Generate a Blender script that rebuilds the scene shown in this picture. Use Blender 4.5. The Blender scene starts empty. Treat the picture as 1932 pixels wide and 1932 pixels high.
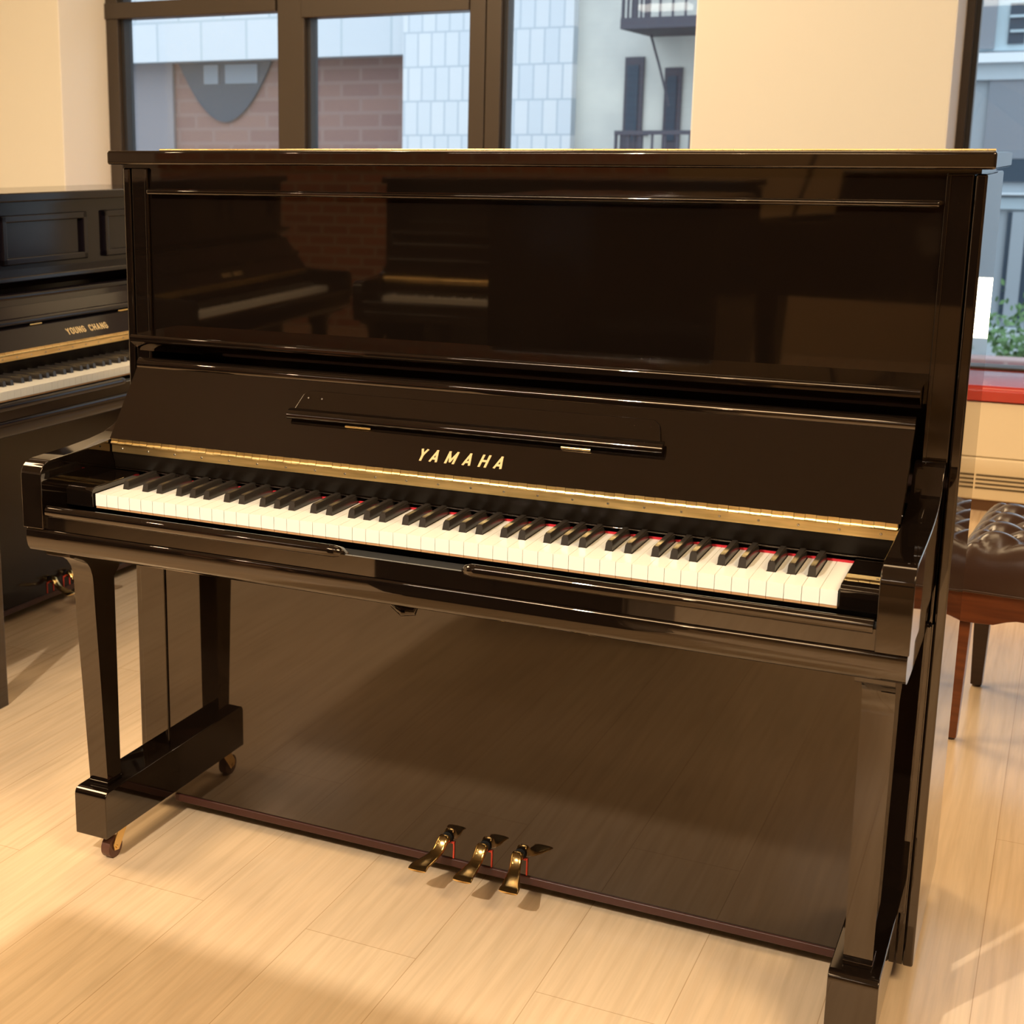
import bpy, bmesh, math, random
from mathutils import Vector, Matrix
random.seed(7)
S = bpy.context.scene
COL = S.collection
R = math.radians

# ---------------------------------------------------------------- camera
cam_d = bpy.data.cameras.new('camera')
cam = bpy.data.objects.new('camera', cam_d)
COL.objects.link(cam)
S.camera = cam
CAM = Vector((.8609, -1.9386, 1.2922))
YAW, PIT, FPX, PX, PY = R(-27.0366), R(-12.6532), 2710.5, 652.69, 889.75
fw = Vector((math.sin(YAW)*math.cos(PIT), math.cos(YAW)*math.cos(PIT), math.sin(PIT)))
rt = Vector((math.cos(YAW), -math.sin(YAW), 0)); up = rt.cross(fw)
M = Matrix((rt, up, -fw)).transposed().to_4x4(); M.translation = CAM
cam.matrix_world = M
cam_d.sensor_fit = 'HORIZONTAL'; cam_d.sensor_width = 36
cam_d.lens = FPX*36/1932
cam_d.shift_x = (966-PX)/1932; cam_d.shift_y = -(966-PY)/1932
cam_d.clip_start = .05; cam_d.clip_end = 300
cam_d.dof.use_dof = True; cam_d.dof.focus_distance = 2.35; cam_d.dof.aperture_fstop = 9

def at(u, v, ax, val):                       # where the line of sight of a photo point meets a plane of the place
    r = rt*((u-PX)/FPX) - up*((v-PY)/FPX) + fw
    i = 'xyz'.index(ax); t = (val-CAM[i])/r[i]
    return CAM + r*t

# ---------------------------------------------------------------- world, light, exposure
W = bpy.data.worlds.new('world'); S.world = W; W.use_nodes = True
nt = W.node_tree; nt.nodes.clear()
o = nt.nodes.new('ShaderNodeOutputWorld'); b = nt.nodes.new('ShaderNodeBackground')
tc = nt.nodes.new('ShaderNodeTexCoord'); sp = nt.nodes.new('ShaderNodeSeparateXYZ'); cr = nt.nodes.new('ShaderNodeValToRGB')
nt.links.new(tc.outputs['Generated'], sp.inputs[0]); nt.links.new(sp.outputs['Z'], cr.inputs[0])
cr.color_ramp.elements[0].color = (.42, .46, .50, 1); cr.color_ramp.elements[1].color = (.80, .88, .97, 1)
nt.links.new(cr.outputs[0], b.inputs[0]); b.inputs[1].default_value = 2.1
nt.links.new(b.outputs[0], o.inputs[0])
S.view_settings.view_transform = 'Standard'; S.view_settings.look = 'None'
S.view_settings.exposure = 0.72; S.view_settings.gamma = 1; S.view_settings.use_curve_mapping = False
S.cycles.max_bounces = 12; S.cycles.glossy_bounces = 6; S.cycles.transparent_max_bounces = 12
S.cycles.sample_clamp_indirect = 6

WARM = (1.0, .77, .53)
def lamp(kind, name, loc, power, color=WARM, size=.1, target=None, **kw):
    d = bpy.data.lights.new(name, kind); d.energy = power; d.color = color
    if kind == 'AREA':
        d.shape = 'RECTANGLE'; d.size = size; d.size_y = kw.get('size_y', size)
    else: d.shadow_soft_size = size
    if kind == 'SPOT': d.spot_size = R(kw.get('cone', 90)); d.spot_blend = kw.get('blend', .6)
    ob = bpy.data.objects.new(name, d); COL.objects.link(ob); ob.location = loc
    if target is not None:
        ob.rotation_euler = (Vector(target)-Vector(loc)).to_track_quat('-Z', 'Y').to_euler()
    return ob
KEY = (-.52, -2.2, 2.35)
lamp('SPOT', 'track_spot_light', KEY, 172, (1, .90, .76), .028, target=(.0, .1, .3), cone=115, blend=.5)
FILL = (1, .73, .42)
for x_, y_, w_, p_ in ((2.7, -1.6, 1.4, 98), (-3.5, -.2, 1.5, 102), (-1.5, 2.7, 1.0, 38), (.2, 1.5, 1.2, 13), (-.6, -3.7, 1.5, 52)):
    lamp('AREA', 'fill_light', (x_, y_, 3.35), p_, FILL, w_, target=(x_, y_, 0), size_y=w_)  # added overhead fill to lift the shaded floor, no fixture there
for x_ in (-1.3, .95):
    lamp('AREA', 'streak_light', (x_, -2.95, 3.2), 11, (1, .86, .68), .7, target=(x_, -2.4, 0), size_y=.14)  # added narrow lights that draw streaks on the rounded lacquer edges
lamp('AREA', 'wall_wash_light', (-.0, 2.5, 3.2), 1.5, (1, .76, .50), 2.2, target=(-.1, 3.7, .9), size_y=.25)
lamp('AREA', 'wall_wash_light', (-4.0, 2.5, 3.2), 2.5, (1, .76, .50), 1.6, target=(-4.1, 3.7, .9), size_y=.25)
for x_, y_, z_ in ((-3.4, -4.9, 3.1), (1.9, -3.6, 3.1), (-.9, -5.6, 3.1)):
    lamp('POINT', 'glint_light', (x_, y_, z_), 9, WARM, .035)  # added point lights, only for glints in the lacquer
for x_, y_, z_ in ((1.7, -.9, 2.7), (.7, -3.2, 2.7), (-2.0, -1.3, 2.7), (-.9, .75, 2.8), (.95, .7, 2.8)):
    lamp('POINT', 'glint_light', (x_, y_, z_), 5, WARM, .03)  # more added points for small highlights on curved edges

# ---------------------------------------------------------------- materials
def mat(name, color=(.8, .8, .8), rough=.5, metal=0, ior=1.45, emit=None, es=0, coat=0):
    m = bpy.data.materials.new(name); m.use_nodes = True
    p = m.node_tree.nodes['Principled BSDF']
    p.inputs['Base Color'].default_value = (*color, 1); p.inputs['Roughness'].default_value = rough
    p.inputs['Metallic'].default_value = metal; p.inputs['IOR'].default_value = ior
    p.inputs['Coat Weight'].default_value = coat
    if emit: p.inputs['Emission Color'].default_value = (*emit, 1); p.inputs['Emission Strength'].default_value = es
    return m
def nd(m, t, **k):
    n = m.node_tree.nodes.new(t)
    for a, v in k.items():
        if a in n.inputs: n.inputs[a].default_value = v
        else: setattr(n, a, v)
    return n
def lk(m, a, b): m.node_tree.links.new(a, b)
def bsdf(m): return m.node_tree.nodes['Principled BSDF']
def coords(m, scale=(1, 1, 1), obj=True, rot=(0, 0, 0)):
    t = nd(m, 'ShaderNodeTexCoord'); mp = nd(m, 'ShaderNodeMapping')
    mp.inputs['Scale'].default_value = scale; mp.inputs['Rotation'].default_value = rot
    lk(m, t.outputs['Object'], mp.inputs['Vector']); return mp.outputs[0]
def ramp(m, fac, stops):
    c = nd(m, 'ShaderNodeValToRGB'); e = c.color_ramp.elements
    while len(e) < len(stops): e.new(.5)
    for i, (p, col) in enumerate(stops): e[i].position = p; e[i].color = (*col, 1)
    lk(m, fac, c.inputs[0]); return c.outputs[0]

LACQ = mat('black_lacquer', (.005, .003, .002), .022, ior=1.80)
bsdf_ = LACQ.node_tree.nodes['Principled BSDF']; bsdf_.inputs['Specular Tint'].default_value = (1, .88, .78, 1)
LACQ2 = mat('dark_lacquer', (.007, .005, .007), .10, ior=1.38)
def speckle(m, amt=.015, sc=900):
    n = nd(m, 'ShaderNodeTexNoise'); lk(m, coords(m), n.inputs['Vector']); n.inputs['Scale'].default_value = 6
    r_ = ramp(m, n.outputs[0], [(.3, (bsdf(m).inputs['Roughness'].default_value,)*3), (.8, (bsdf(m).inputs['Roughness'].default_value+amt,)*3)])
    lk(m, r_, bsdf(m).inputs['Roughness'])
speckle(LACQ, .02)
IVORY = mat('ivory_plastic', (.90, .87, .78), .16, ior=1.5)
KEYWOOD = mat('key_wood', (.55, .30, .14), .5)
EBONY = mat('ebony_plastic', (.028, .023, .019), .24, ior=1.55)
SATIN = mat('satin_black', (.008, .005, .003), .38, ior=1.22)
FELT_RED = mat('red_felt', (.55, .02, .03), .95)
REDPAINT = mat('red_bushing', (.6, .06, .03), .6)
MATTE_BLK = mat('matte_black', (.004, .004, .004), .95)
BRASS = mat('brass', (.90, .64, .27), .17, 1)
BRASS_R = mat('brass_hinge', (.86, .56, .20), .33, 1)
n = nd(BRASS_R, 'ShaderNodeTexNoise'); lk(BRASS_R, coords(BRASS_R, (3, 40, 40)), n.inputs['Vector']); n.inputs['Scale'].default_value = 3
lk(BRASS_R, ramp(BRASS_R, n.outputs[0], [(.35, (.94, .70, .32)), (.7, (.62, .44, .18))]), bsdf(BRASS_R).inputs['Base Color'])
GOLD = mat('gold_letter', (.80, .60, .30), .35, .6)
STEEL = mat('steel', (.6, .58, .55), .25, 1)
RUBBER = mat('caster_wheel_brown', (.10, .04, .025), .4)
REDWOOD = mat('red_brown_board', (.045, .013, .009), .35)
LEATHER = mat('brown_leather', (.050, .026, .018), .25, ior=1.6)
n = nd(LEATHER, 'ShaderNodeTexNoise'); lk(LEATHER, coords(LEATHER), n.inputs['Vector']); n.inputs['Scale'].default_value = 140
bp = nd(LEATHER, 'ShaderNodeBump'); bp.inputs['Strength'].default_value = .12; bp.inputs['Distance'].default_value = .002
lk(LEATHER, n.outputs[0], bp.inputs['Height']); lk(LEATHER, bp.outputs[0], bsdf(LEATHER).inputs['Normal'])
def woodmat(name, c1, c2, rough=.3, scale=(2, 30, 30)):
    m = mat(name, c1, rough, ior=1.5)
    n = nd(m, 'ShaderNodeTexNoise'); lk(m, coords(m, scale), n.inputs['Vector'])
    n.inputs['Scale'].default_value = 2.2; n.inputs['Detail'].default_value = 6
    lk(m, ramp(m, n.outputs[0], [(.3, c1), (.7, c2)]), bsdf(m).inputs['Base Color']); return m
WALNUT = woodmat('walnut', (.19, .055, .018), (.10, .026, .009))
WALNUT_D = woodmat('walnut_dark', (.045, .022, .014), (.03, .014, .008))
PANWOOD = woodmat('spruce', (.55, .34, .14), (.45, .26, .10))
WALL = mat('cream_paint', (.67, .655, .60), .7)
WALLF = mat('tan_paint', (.42, .29, .15), .8)
DIMW = mat('umber_paint', (.11, .08, .06), .8)
REVEAL = mat('white_paint', (.85, .84, .81), .7)
FRAME = mat('bronze_frame', (.055, .042, .032), .38, .2)
FRAMED = mat('dark_gasket', (.02, .02, .024), .5)
RADI = mat('radiator_cream', (.78, .64, .42), .45)
SLOT = mat('grille_slot_dark', (.10, .07, .035), .8)
SILL = mat('red_sill', (.50, .045, .035), .16, ior=1.5, coat=.6)
SILLTOP = SILL
CEIL = mat('ceiling_paint', (.22, .19, .16), .9)
BASEB = mat('baseboard_brown', (.12, .055, .02), .5)
GLASS = bpy.data.materials.new('window_glass'); GLASS.use_nodes = True
g = GLASS.node_tree; g.nodes.clear()
go = g.nodes.new('ShaderNodeOutputMaterial'); gm = g.nodes.new('ShaderNodeMixShader'); gt = g.nodes.new('ShaderNodeBsdfTransparent')
gg = g.nodes.new('ShaderNodeBsdfGlossy'); gf = g.nodes.new('ShaderNodeFresnel'); gg.inputs['Roughness'].default_value = .01
gt.inputs[0].default_value = (.93, .96, .97, 1)
gf.inputs[0].default_value = 1.45
g.links.new(gf.outputs[0], gm.inputs[0]); g.links.new(gt.outputs[0], gm.inputs[1]); g.links.new(gg.outputs[0], gm.inputs[2]); g.links.new(gm.outputs[0], go.inputs[0])

# floor: pale oak laminate, planks run towards the windows
FLOOR = mat('oak_laminate', (.7, .5, .3), .3, ior=1.5, coat=.45)
FLOOR.node_tree.nodes['Principled BSDF'].inputs['Coat Roughness'].default_value = .14
def make_floor():
    m = FLOOR; p = bsdf(m)
    c = coords(m, (1, 1, 1), rot=(0, 0, R(90)))
    br = nd(m, 'ShaderNodeTexBrick'); lk(m, c, br.inputs['Vector'])
    br.offset = .37; br.inputs['Scale'].default_value = 1
    br.inputs['Brick Width'].default_value = 2.4; br.inputs['Row Height'].default_value = .205
    br.inputs['Mortar Size'].default_value = .0009; br.inputs['Mortar Smooth'].default_value = .3
    br.inputs['Color1'].default_value = (.76, .58, .39, 1); br.inputs['Color2'].default_value = (.73, .545, .36, 1)
    br.inputs['Mortar'].default_value = (.54, .37, .22, 1)
    t = nd(m, 'ShaderNodeTexCoord')
    mp = nd(m, 'ShaderNodeMapping'); mp.inputs['Scale'].default_value = (9, .9, 1); lk(m, t.outputs['Object'], mp.inputs['Vector'])
    w = nd(m, 'ShaderNodeTexNoise'); w.inputs['Scale'].default_value = 2.2; w.inputs['Detail'].default_value = 7; w.inputs['Distortion'].default_value = 1.4
    lk(m, mp.outputs[0], w.inputs['Vector'])
    mp2 = nd(m, 'ShaderNodeMapping'); mp2.inputs['Scale'].default_value = (90, 3, 1); lk(m, t.outputs['Object'], mp2.inputs['Vector'])
    w2 = nd(m, 'ShaderNodeTexNoise'); w2.inputs['Scale'].default_value = 1.5; w2.inputs['Detail'].default_value = 3; lk(m, mp2.outputs[0], w2.inputs['Vector'])
    wv = nd(m, 'ShaderNodeTexWave'); wv.bands_direction = 'X'; wv.inputs['Scale'].default_value = 1.6; wv.inputs['Distortion'].default_value = 9; wv.inputs['Detail'].default_value = 3
    mp3 = nd(m, 'ShaderNodeMapping'); mp3.inputs['Scale'].default_value = (6, .55, 1); lk(m, t.outputs['Object'], mp3.inputs['Vector']); lk(m, mp3.outputs[0], wv.inputs['Vector'])
    g1 = ramp(m, w.outputs[0], [(.3, (.92, .915, .91)), (.62, (1.04, 1.035, 1.03))])
    g2 = ramp(m, wv.outputs['Fac'], [(.0, (.95, .935, .915)), (.35, (1.0, 1.0, 1.0))])
    g3 = ramp(m, w2.outputs[0], [(.35, (.95, .95, .94)), (.6, (1.02, 1.02, 1.02))])
    def mul(a, b_):
        x = nd(m, 'ShaderNodeMix'); x.data_type = 'RGBA'; x.blend_type = 'MULTIPLY'; x.inputs['Factor'].default_value = 1
        lk(m, a, x.inputs[6]); lk(m, b_, x.inputs[7]); return x.outputs[2]
    lk(m, mul(mul(mul(br.outputs['Color'], g1), g2), g3), p.inputs['Base Color'])
    lk(m, ramp(m, w2.outputs[0], [(.3, (.17,)*3), (.7, (.24,)*3)]), p.inputs['Roughness'])
    bp = nd(m, 'ShaderNodeBump'); bp.inputs['Strength'].default_value = .06; bp.inputs['Distance'].default_value = .001
    lk(m, w2.outputs[0], bp.inputs['Height']); lk(m, bp.outputs[0], p.inputs['Normal'])
make_floor()
def brickmat(name, c1, c2, mort, scale=1, bw=.22, rh=.075, ms=.012, axis='xz', rough=.8, off=.5):
    m = mat(name, c1, rough)
    t = nd(m, 'ShaderNodeTexCoord'); s_ = nd(m, 'ShaderNodeSeparateXYZ'); cb = nd(m, 'ShaderNodeCombineXYZ')
    lk(m, t.outputs['Object'], s_.inputs[0])
    lk(m, s_.outputs['XYZ'.index(axis[0].upper())], cb.inputs[0]); lk(m, s_.outputs['XYZ'.index(axis[1].upper())], cb.inputs[1])
    br = nd(m, 'ShaderNodeTexBrick'); lk(m, cb.outputs[0], br.inputs['Vector']); br.offset = off
    br.inputs['Scale'].default_value = scale; br.inputs['Brick Width'].default_value = bw; br.inputs['Row Height'].default_value = rh
    br.inputs['Mortar Size'].default_value = ms; br.inputs['Color1'].default_value = (*c1, 1); br.inputs['Color2'].default_value = (*c2, 1)
    br.inputs['Mortar'].default_value = (*mort, 1)
    lk(m, br.outputs['Color'], bsdf(m).inputs['Base Color']); return m
BRICK = brickmat('red_brick', (.42, .16, .08), (.30, .11, .06), (.40, .30, .22))

# ---------------------------------------------------------------- mesh helpers
def bm_box(bm, lo, hi, mi=0):
    x0, y0, z0 = lo; x1, y1, z1 = hi
    v = [bm.verts.new(p) for p in ((x0,y0,z0),(x1,y0,z0),(x1,y1,z0),(x0,y1,z0),(x0,y0,z1),(x1,y0,z1),(x1,y1,z1),(x0,y1,z1))]
    for f in ((3,2,1,0),(4,5,6,7),(0,1,5,4),(1,2,6,5),(2,3,7,6),(3,0,4,7)):
        fc = bm.faces.new([v[i] for i in f]); fc.material_index = mi
def bm_prism(bm, prof, a0, a1, axis='x', mi=0):
    """closed profile in the two other axes, extruded along axis"""
    def P(p, a):
        return {'x': (a, p[0], p[1]), 'y': (p[0], a, p[1]), 'z': (p[0], p[1], a)}[axis]
    A = [bm.verts.new(P(p, a0)) for p in prof]; B = [bm.verts.new(P(p, a1)) for p in prof]
    n = len(prof)
    for i in range(n):
        f = bm.faces.new((A[i], A[(i+1) % n], B[(i+1) % n], B[i])); f.material_index = mi
    f1 = bm.faces.new(A[::-1]); f2 = bm.faces.new(B); f1.material_index = f2.material_index = mi
def bm_tube(bm, pts, rad, seg=12, mi=0):
    rings = []; n = len(pts); pts = [Vector(p) for p in pts]
    rads = rad if isinstance(rad, (list, tuple)) else [rad]*n
    for i, p in enumerate(pts):
        d = (pts[min(i+1, n-1)]-pts[max(i-1, 0)]).normalized()
        q = d.to_track_quat('Z', 'Y'); ring = []
        for k in range(seg):
            a = 2*math.pi*k/seg
            ring.append(bm.verts.new(p + q @ Vector((math.cos(a)*rads[i], math.sin(a)*rads[i], 0))))
        rings.append(ring)
    for i in range(n-1):
        for k in range(seg):
            f = bm.faces.new((rings[i][k], rings[i][(k+1) % seg], rings[i+1][(k+1) % seg], rings[i+1][k])); f.material_index = mi
    bm.faces.new(rings[0][::-1]).material_index = mi; bm.faces.new(rings[-1]).material_index = mi
def bm_loft(bm, rings, mi=0, cap=True):
    V = [[bm.verts.new(p) for p in r] for r in rings]; n = len(V[0])
    for i in range(len(V)-1):
        for k in range(n):
            bm.faces.new((V[i][k], V[i][(k+1) % n], V[i+1][(k+1) % n], V[i+1][k])).material_index = mi
    if cap: bm.faces.new(V[0][::-1]).material_index = mi; bm.faces.new(V[-1]).material_index = mi
def obj(name, bm, mats, parent=None, bevel=0, seg=3, smooth=False, angle=40):
    bmesh.ops.recalc_face_normals(bm, faces=bm.faces)
    me = bpy.data.meshes.new(name); bm.to_mesh(me); bm.free()
    if not isinstance(mats, (list, tuple)): mats = [mats]
    for m in mats: me.materials.append(m)
    ob = bpy.data.objects.new(name, me); COL.objects.link(ob)
    if smooth or bevel:
        for p in me.polygons: p.use_smooth = True
        if not bevel: me.set_sharp_from_angle(angle=R(angle))
    if bevel:
        md = ob.modifiers.new('bevel', 'BEVEL'); md.width = bevel; md.segments = seg; md.limit_method = 'ANGLE'; md.angle_limit = R(35)
        md.harden_normals = True
    if parent: ob.parent = parent
    return ob
def box(name, lo, hi, m, parent=None, bevel=0, seg=3):
    bm = bmesh.new(); bm_box(bm, lo, hi); return obj(name, bm, m, parent, bevel, seg)
def prism(name, prof, a0, a1, m, parent=None, axis='x', bevel=0, seg=3, smooth=False, angle=40):
    bm = bmesh.new(); bm_prism(bm, prof, a0, a1, axis); return obj(name, bm, m, parent, bevel, seg, smooth, angle)
def tag(ob, label=None, cat=None, group=None, kind=None):
    for k, v in (('label', label), ('category', cat), ('group', group), ('kind', kind)):
        if v: ob[k] = v
    return ob
def thing(name, label, cat, loc=(0, 0, 0), rz=0, group=None):
    e = bpy.data.objects.new(name, None); COL.objects.link(e); e.location = loc; e.rotation_euler = (0, 0, rz)
    e.empty_display_size = .1
    return tag(e, label, cat, group)
def struct(name, lo, hi, m, bevel=0):
    return tag(box(name, lo, hi, m, None, bevel), kind='structure')
def arc(cx, cy, r, a0, a1, n=6):
    return [(cx+r*math.cos(R(a0+(a1-a0)*i/n)), cy+r*math.sin(R(a0+(a1-a0)*i/n))) for i in range(n+1)]
def copy_tree(o_, parent=None):
    c = o_.copy(); COL.objects.link(c); c.parent = parent
    for ch in list(o_.children): copy_tree(ch, c)
    return c

# ---------------------------------------------------------------- the room
WY, DEP = 3.7, .42         # inner face of the window wall, depth of its reveals
X1L, X1R, X2L, X2R = -3.53, -.53, .375, 3.4
SZ = .463                   # sill height
HT = 3.4
XW, XE, YS = -5.6, 4.6, -7.0
struct('floor', (XW-.2, YS-.2, -.08), (XE+.2, WY+.001, 0), FLOOR)
struct('ceiling', (XW-.2, YS-.2, HT), (XE+.2, WY+.8, HT+.1), CEIL)
bm = bmesh.new()            # window wall: piers, parapets, lintel
for a, c in ((XW-.2, X1L), (X1R, X2L), (X2R, XE+.2)): bm_box(bm, (a, WY, 0), (c, WY+DEP+.1, HT))
bm_box(bm, (X1L, WY, 0), (X1R, WY+DEP+.1, SZ-.032))
bm_box(bm, (X1L, WY, 2.55), (X1R, WY+DEP+.1, HT)); bm_box(bm, (X2L, WY, 2.55), (X2R, WY+DEP+.1, HT))
bm_box(bm, (X2L, WY, 0), (X2R, WY+DEP+.1, SZ-.032))
tag(obj('wall_back', bm, WALL), kind='structure')
bm = bmesh.new()            # painted reveals
for x in (X1L, X2L): bm_box(bm, (x, WY+.002, SZ-.04), (x+.004, WY+DEP, 2.55))
for x in (X1R, X2R): bm_box(bm, (x-.004, WY+.002, SZ-.04), (x, WY+DEP, 2.55))
tag(obj('trim_1', bm, REVEAL), kind='structure')
bm = bmesh.new(); bm_box(bm, (XW-.2, YS-.2, 0), (XW, WY, HT)); tag(obj('wall_left', bm, WALL), kind='structure')
bm = bmesh.new(); bm_box(bm, (XE, YS-.2, 0), (XE+.2, WY, HT)); tag(obj('wall_right', bm, DIMW), kind='structure')
struct('wall_front', (-1.62, YS-.2, 0), (XE, YS, HT), WALLF)
bm = bmesh.new(); bm_box(bm, (XW, YS-.2, 0), (-1.62, YS+.02, HT)); tag(obj('wall_front_brick', bm, BRICK), kind='structure')
# sills with a rounded nose
for nm, a, c in (('trim_2', X1L, X1R), ('trim_3', X2L, X2R)):
    pr = [(WY+DEP, SZ), (WY+DEP, SZ-.03)] + [(WY-.03, SZ-.060), (WY-.045, SZ-.056)] + [(WY-.055, SZ-.02)] + arc(WY-.035, SZ-.02, .02, 180, 90, 4)
    tag(prism(nm, pr, a+.003, c-.003, SILL, smooth=True), kind='structure')
def window(nm, x0, x1, posts, transom, top, rail=.06):
    """posts: list of (x0, x1, depth offset); bays between get a pane"""
    y0 = WY+DEP
    bm = bmesh.new()
    for a, c, dy in posts: bm_box(bm, (a, y0-.05+dy, SZ), (c, y0+.06, top))
    bm_box(bm, (x0, y0-.045, SZ), (x1, y0+.06, SZ+rail)); bm_box(bm, (x0, y0-.045, top-.05), (x1, y0+.06, top))
    for a, c, z0, z1 in transom: bm_box(bm, (a, y0-.06, z0), (c, y0+.06, z1))
    f = tag(obj(nm, bm, FRAME, bevel=.004, seg=2), kind='structure')
    bm = bmesh.new()
    for a, c, dy in posts: bm_box(bm, (c, y0-.02, SZ+rail), (c+.018, y0+.05, top-.06))
    obj('gasket', bm, FRAMED, f)
    bm = bmesh.new(); bm_box(bm, (x0+.02, y0+.02, SZ+rail*.5), (x1-.02, y0+.026, top-.03)); obj('pane', bm, GLASS, f)
    return f
X = lambda u, v=150, y=WY+DEP: at(u, v, 'y', y).x
zt0 = at(532, 20, 'y', WY+DEP-.06).z; zt1 = zt0+.075
window('window_1', X1L, X1R, [(X1L, X(236), 0), (X(534), X(584), 0), (X(892), X(922), .0), (X(924), X(952), -.004), (X1R-.06, X1R, 0)],
       [(X1L, X(532), zt0, zt1), (X(580), X(892), zt0-.035, zt1)], 2.55)
window('window_2', X2L, X2R, [(X2L, X2L+.034, 0), (1.72, 1.79, 0), (X2R-.05, X2R, 0)], [], 2.55, .010)
# radiator enclosure below the right window: upper flat panel, lower grille
t = thing('radiator_cover', 'cream metal radiator cover with slotted grille below the red window sill', 'radiator', (X2L, WY, 0))
bm = bmesh.new()
bm_box(bm, (.003, -.035, .20), (X2R-X2L-.003, -.002, SZ-.064)); obj('cover_panel', bm, RADI, t, bevel=.003)
bm = bmesh.new(); bm_box(bm, (.003, -.046, .042), (X2R-X2L-.003, -.002, .197)); obj('grille_panel', bm, RADI, t, bevel=.006)
bm = bmesh.new()
zz = [at(1858, v, 'y', WY-.045).z for v in (897, 905, 913, 921)]
for z in zz:
    x = .03
    while x < X2R-X2L-.2:
        bm_box(bm, (x, -.0475, z-.0035), (x+.17, -.0455, z+.0035)); x += .18
obj('grille_slots', bm, SLOT, t)
struct('baseboard_back', (X2L, WY-.035, 0), (X2R, WY, .04), BASEB)
struct('baseboard_left', (X1L, WY-.012, 0), (X2L-.002, WY, .09), BASEB)

# ---------------------------------------------------------------- lettering (straight strokes)
GLY = {
 'Y': [[(0,1),(.5,.47)], [(1,1),(.5,.47)], [(.5,.5),(.5,0)]],
 'A': [[(0,0),(.5,1)], [(.5,1),(1,0)], [(.20,.24),(.80,.24)]],
 'M': [[(0,0),(0,1)], [(0,1),(.5,.15)], [(.5,.15),(1,1)], [(1,1),(1,0)]],
 'H': [[(0,0),(0,1)], [(1,0),(1,1)], [(0,.5),(1,.5)]],
 'O': [[(0,.15),(0,.85)], [(0,.85),(.3,1)], [(.3,1),(.7,1)], [(.7,1),(1,.85)], [(1,.85),(1,.15)], [(1,.15),(.7,0)], [(.7,0),(.3,0)], [(.3,0),(0,.15)]],
 'U': [[(0,1),(0,.15)], [(0,.15),(.3,0)], [(.3,0),(.7,0)], [(.7,0),(1,.15)], [(1,.15),(1,1)]],
 'N': [[(0,0),(0,1)], [(0,1),(1,0)], [(1,0),(1,1)]],
 'G': [[(1,.8),(.7,1)], [(.7,1),(.3,1)], [(.3,1),(0,.85)], [(0,.85),(0,.15)], [(0,.15),(.3,0)], [(.3,0),(.7,0)], [(.7,0),(1,.15)], [(1,.15),(1,.48)], [(1,.48),(.55,.48)]],
 'C': [[(1,.8),(.7,1)], [(.7,1),(.3,1)], [(.3,1),(0,.85)], [(0,.85),(0,.15)], [(0,.15),(.3,0)], [(.3,0),(.7,0)], [(.7,0),(1,.2)]]}
def lettering(bm, word, xs, widths, h, sw, shear, mapf, thick=.0006):
    k = 0
    for ch, x0, w in zip(word, xs, widths):
        for (a, b_) in GLY[ch]:
            p = Vector((a[0]*(w-sw)+sw/2, a[1]*(h-sw*.9)+sw*.45)); q = Vector((b_[0]*(w-sw)+sw/2, b_[1]*(h-sw*.9)+sw*.45))
            d = (q-p).normalized(); nrm = Vector((-d.y, d.x))*sw/2; e = d*sw*.42
            quad = [p-e+nrm, p-e-nrm, q+e-nrm, q+e+nrm]
            quad = [Vector((c.x, min(max(c.y, 0), h))) for c in quad]
            quad = [Vector((x0+c.x+shear*c.y, c.y)) for c in quad]
            dz = k*.00001; k += 1
            A = [bm.verts.new(mapf(c.x, c.y, 0)) for c in quad]; B = [bm.verts.new(mapf(c.x, c.y, thick+dz)) for c in quad]
            for i in range(4): bm.faces.new((A[i], A[(i+1) % 4], B[(i+1) % 4], B[i]))
            bm.faces.new(B); bm.faces.new(A[::-1])

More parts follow.
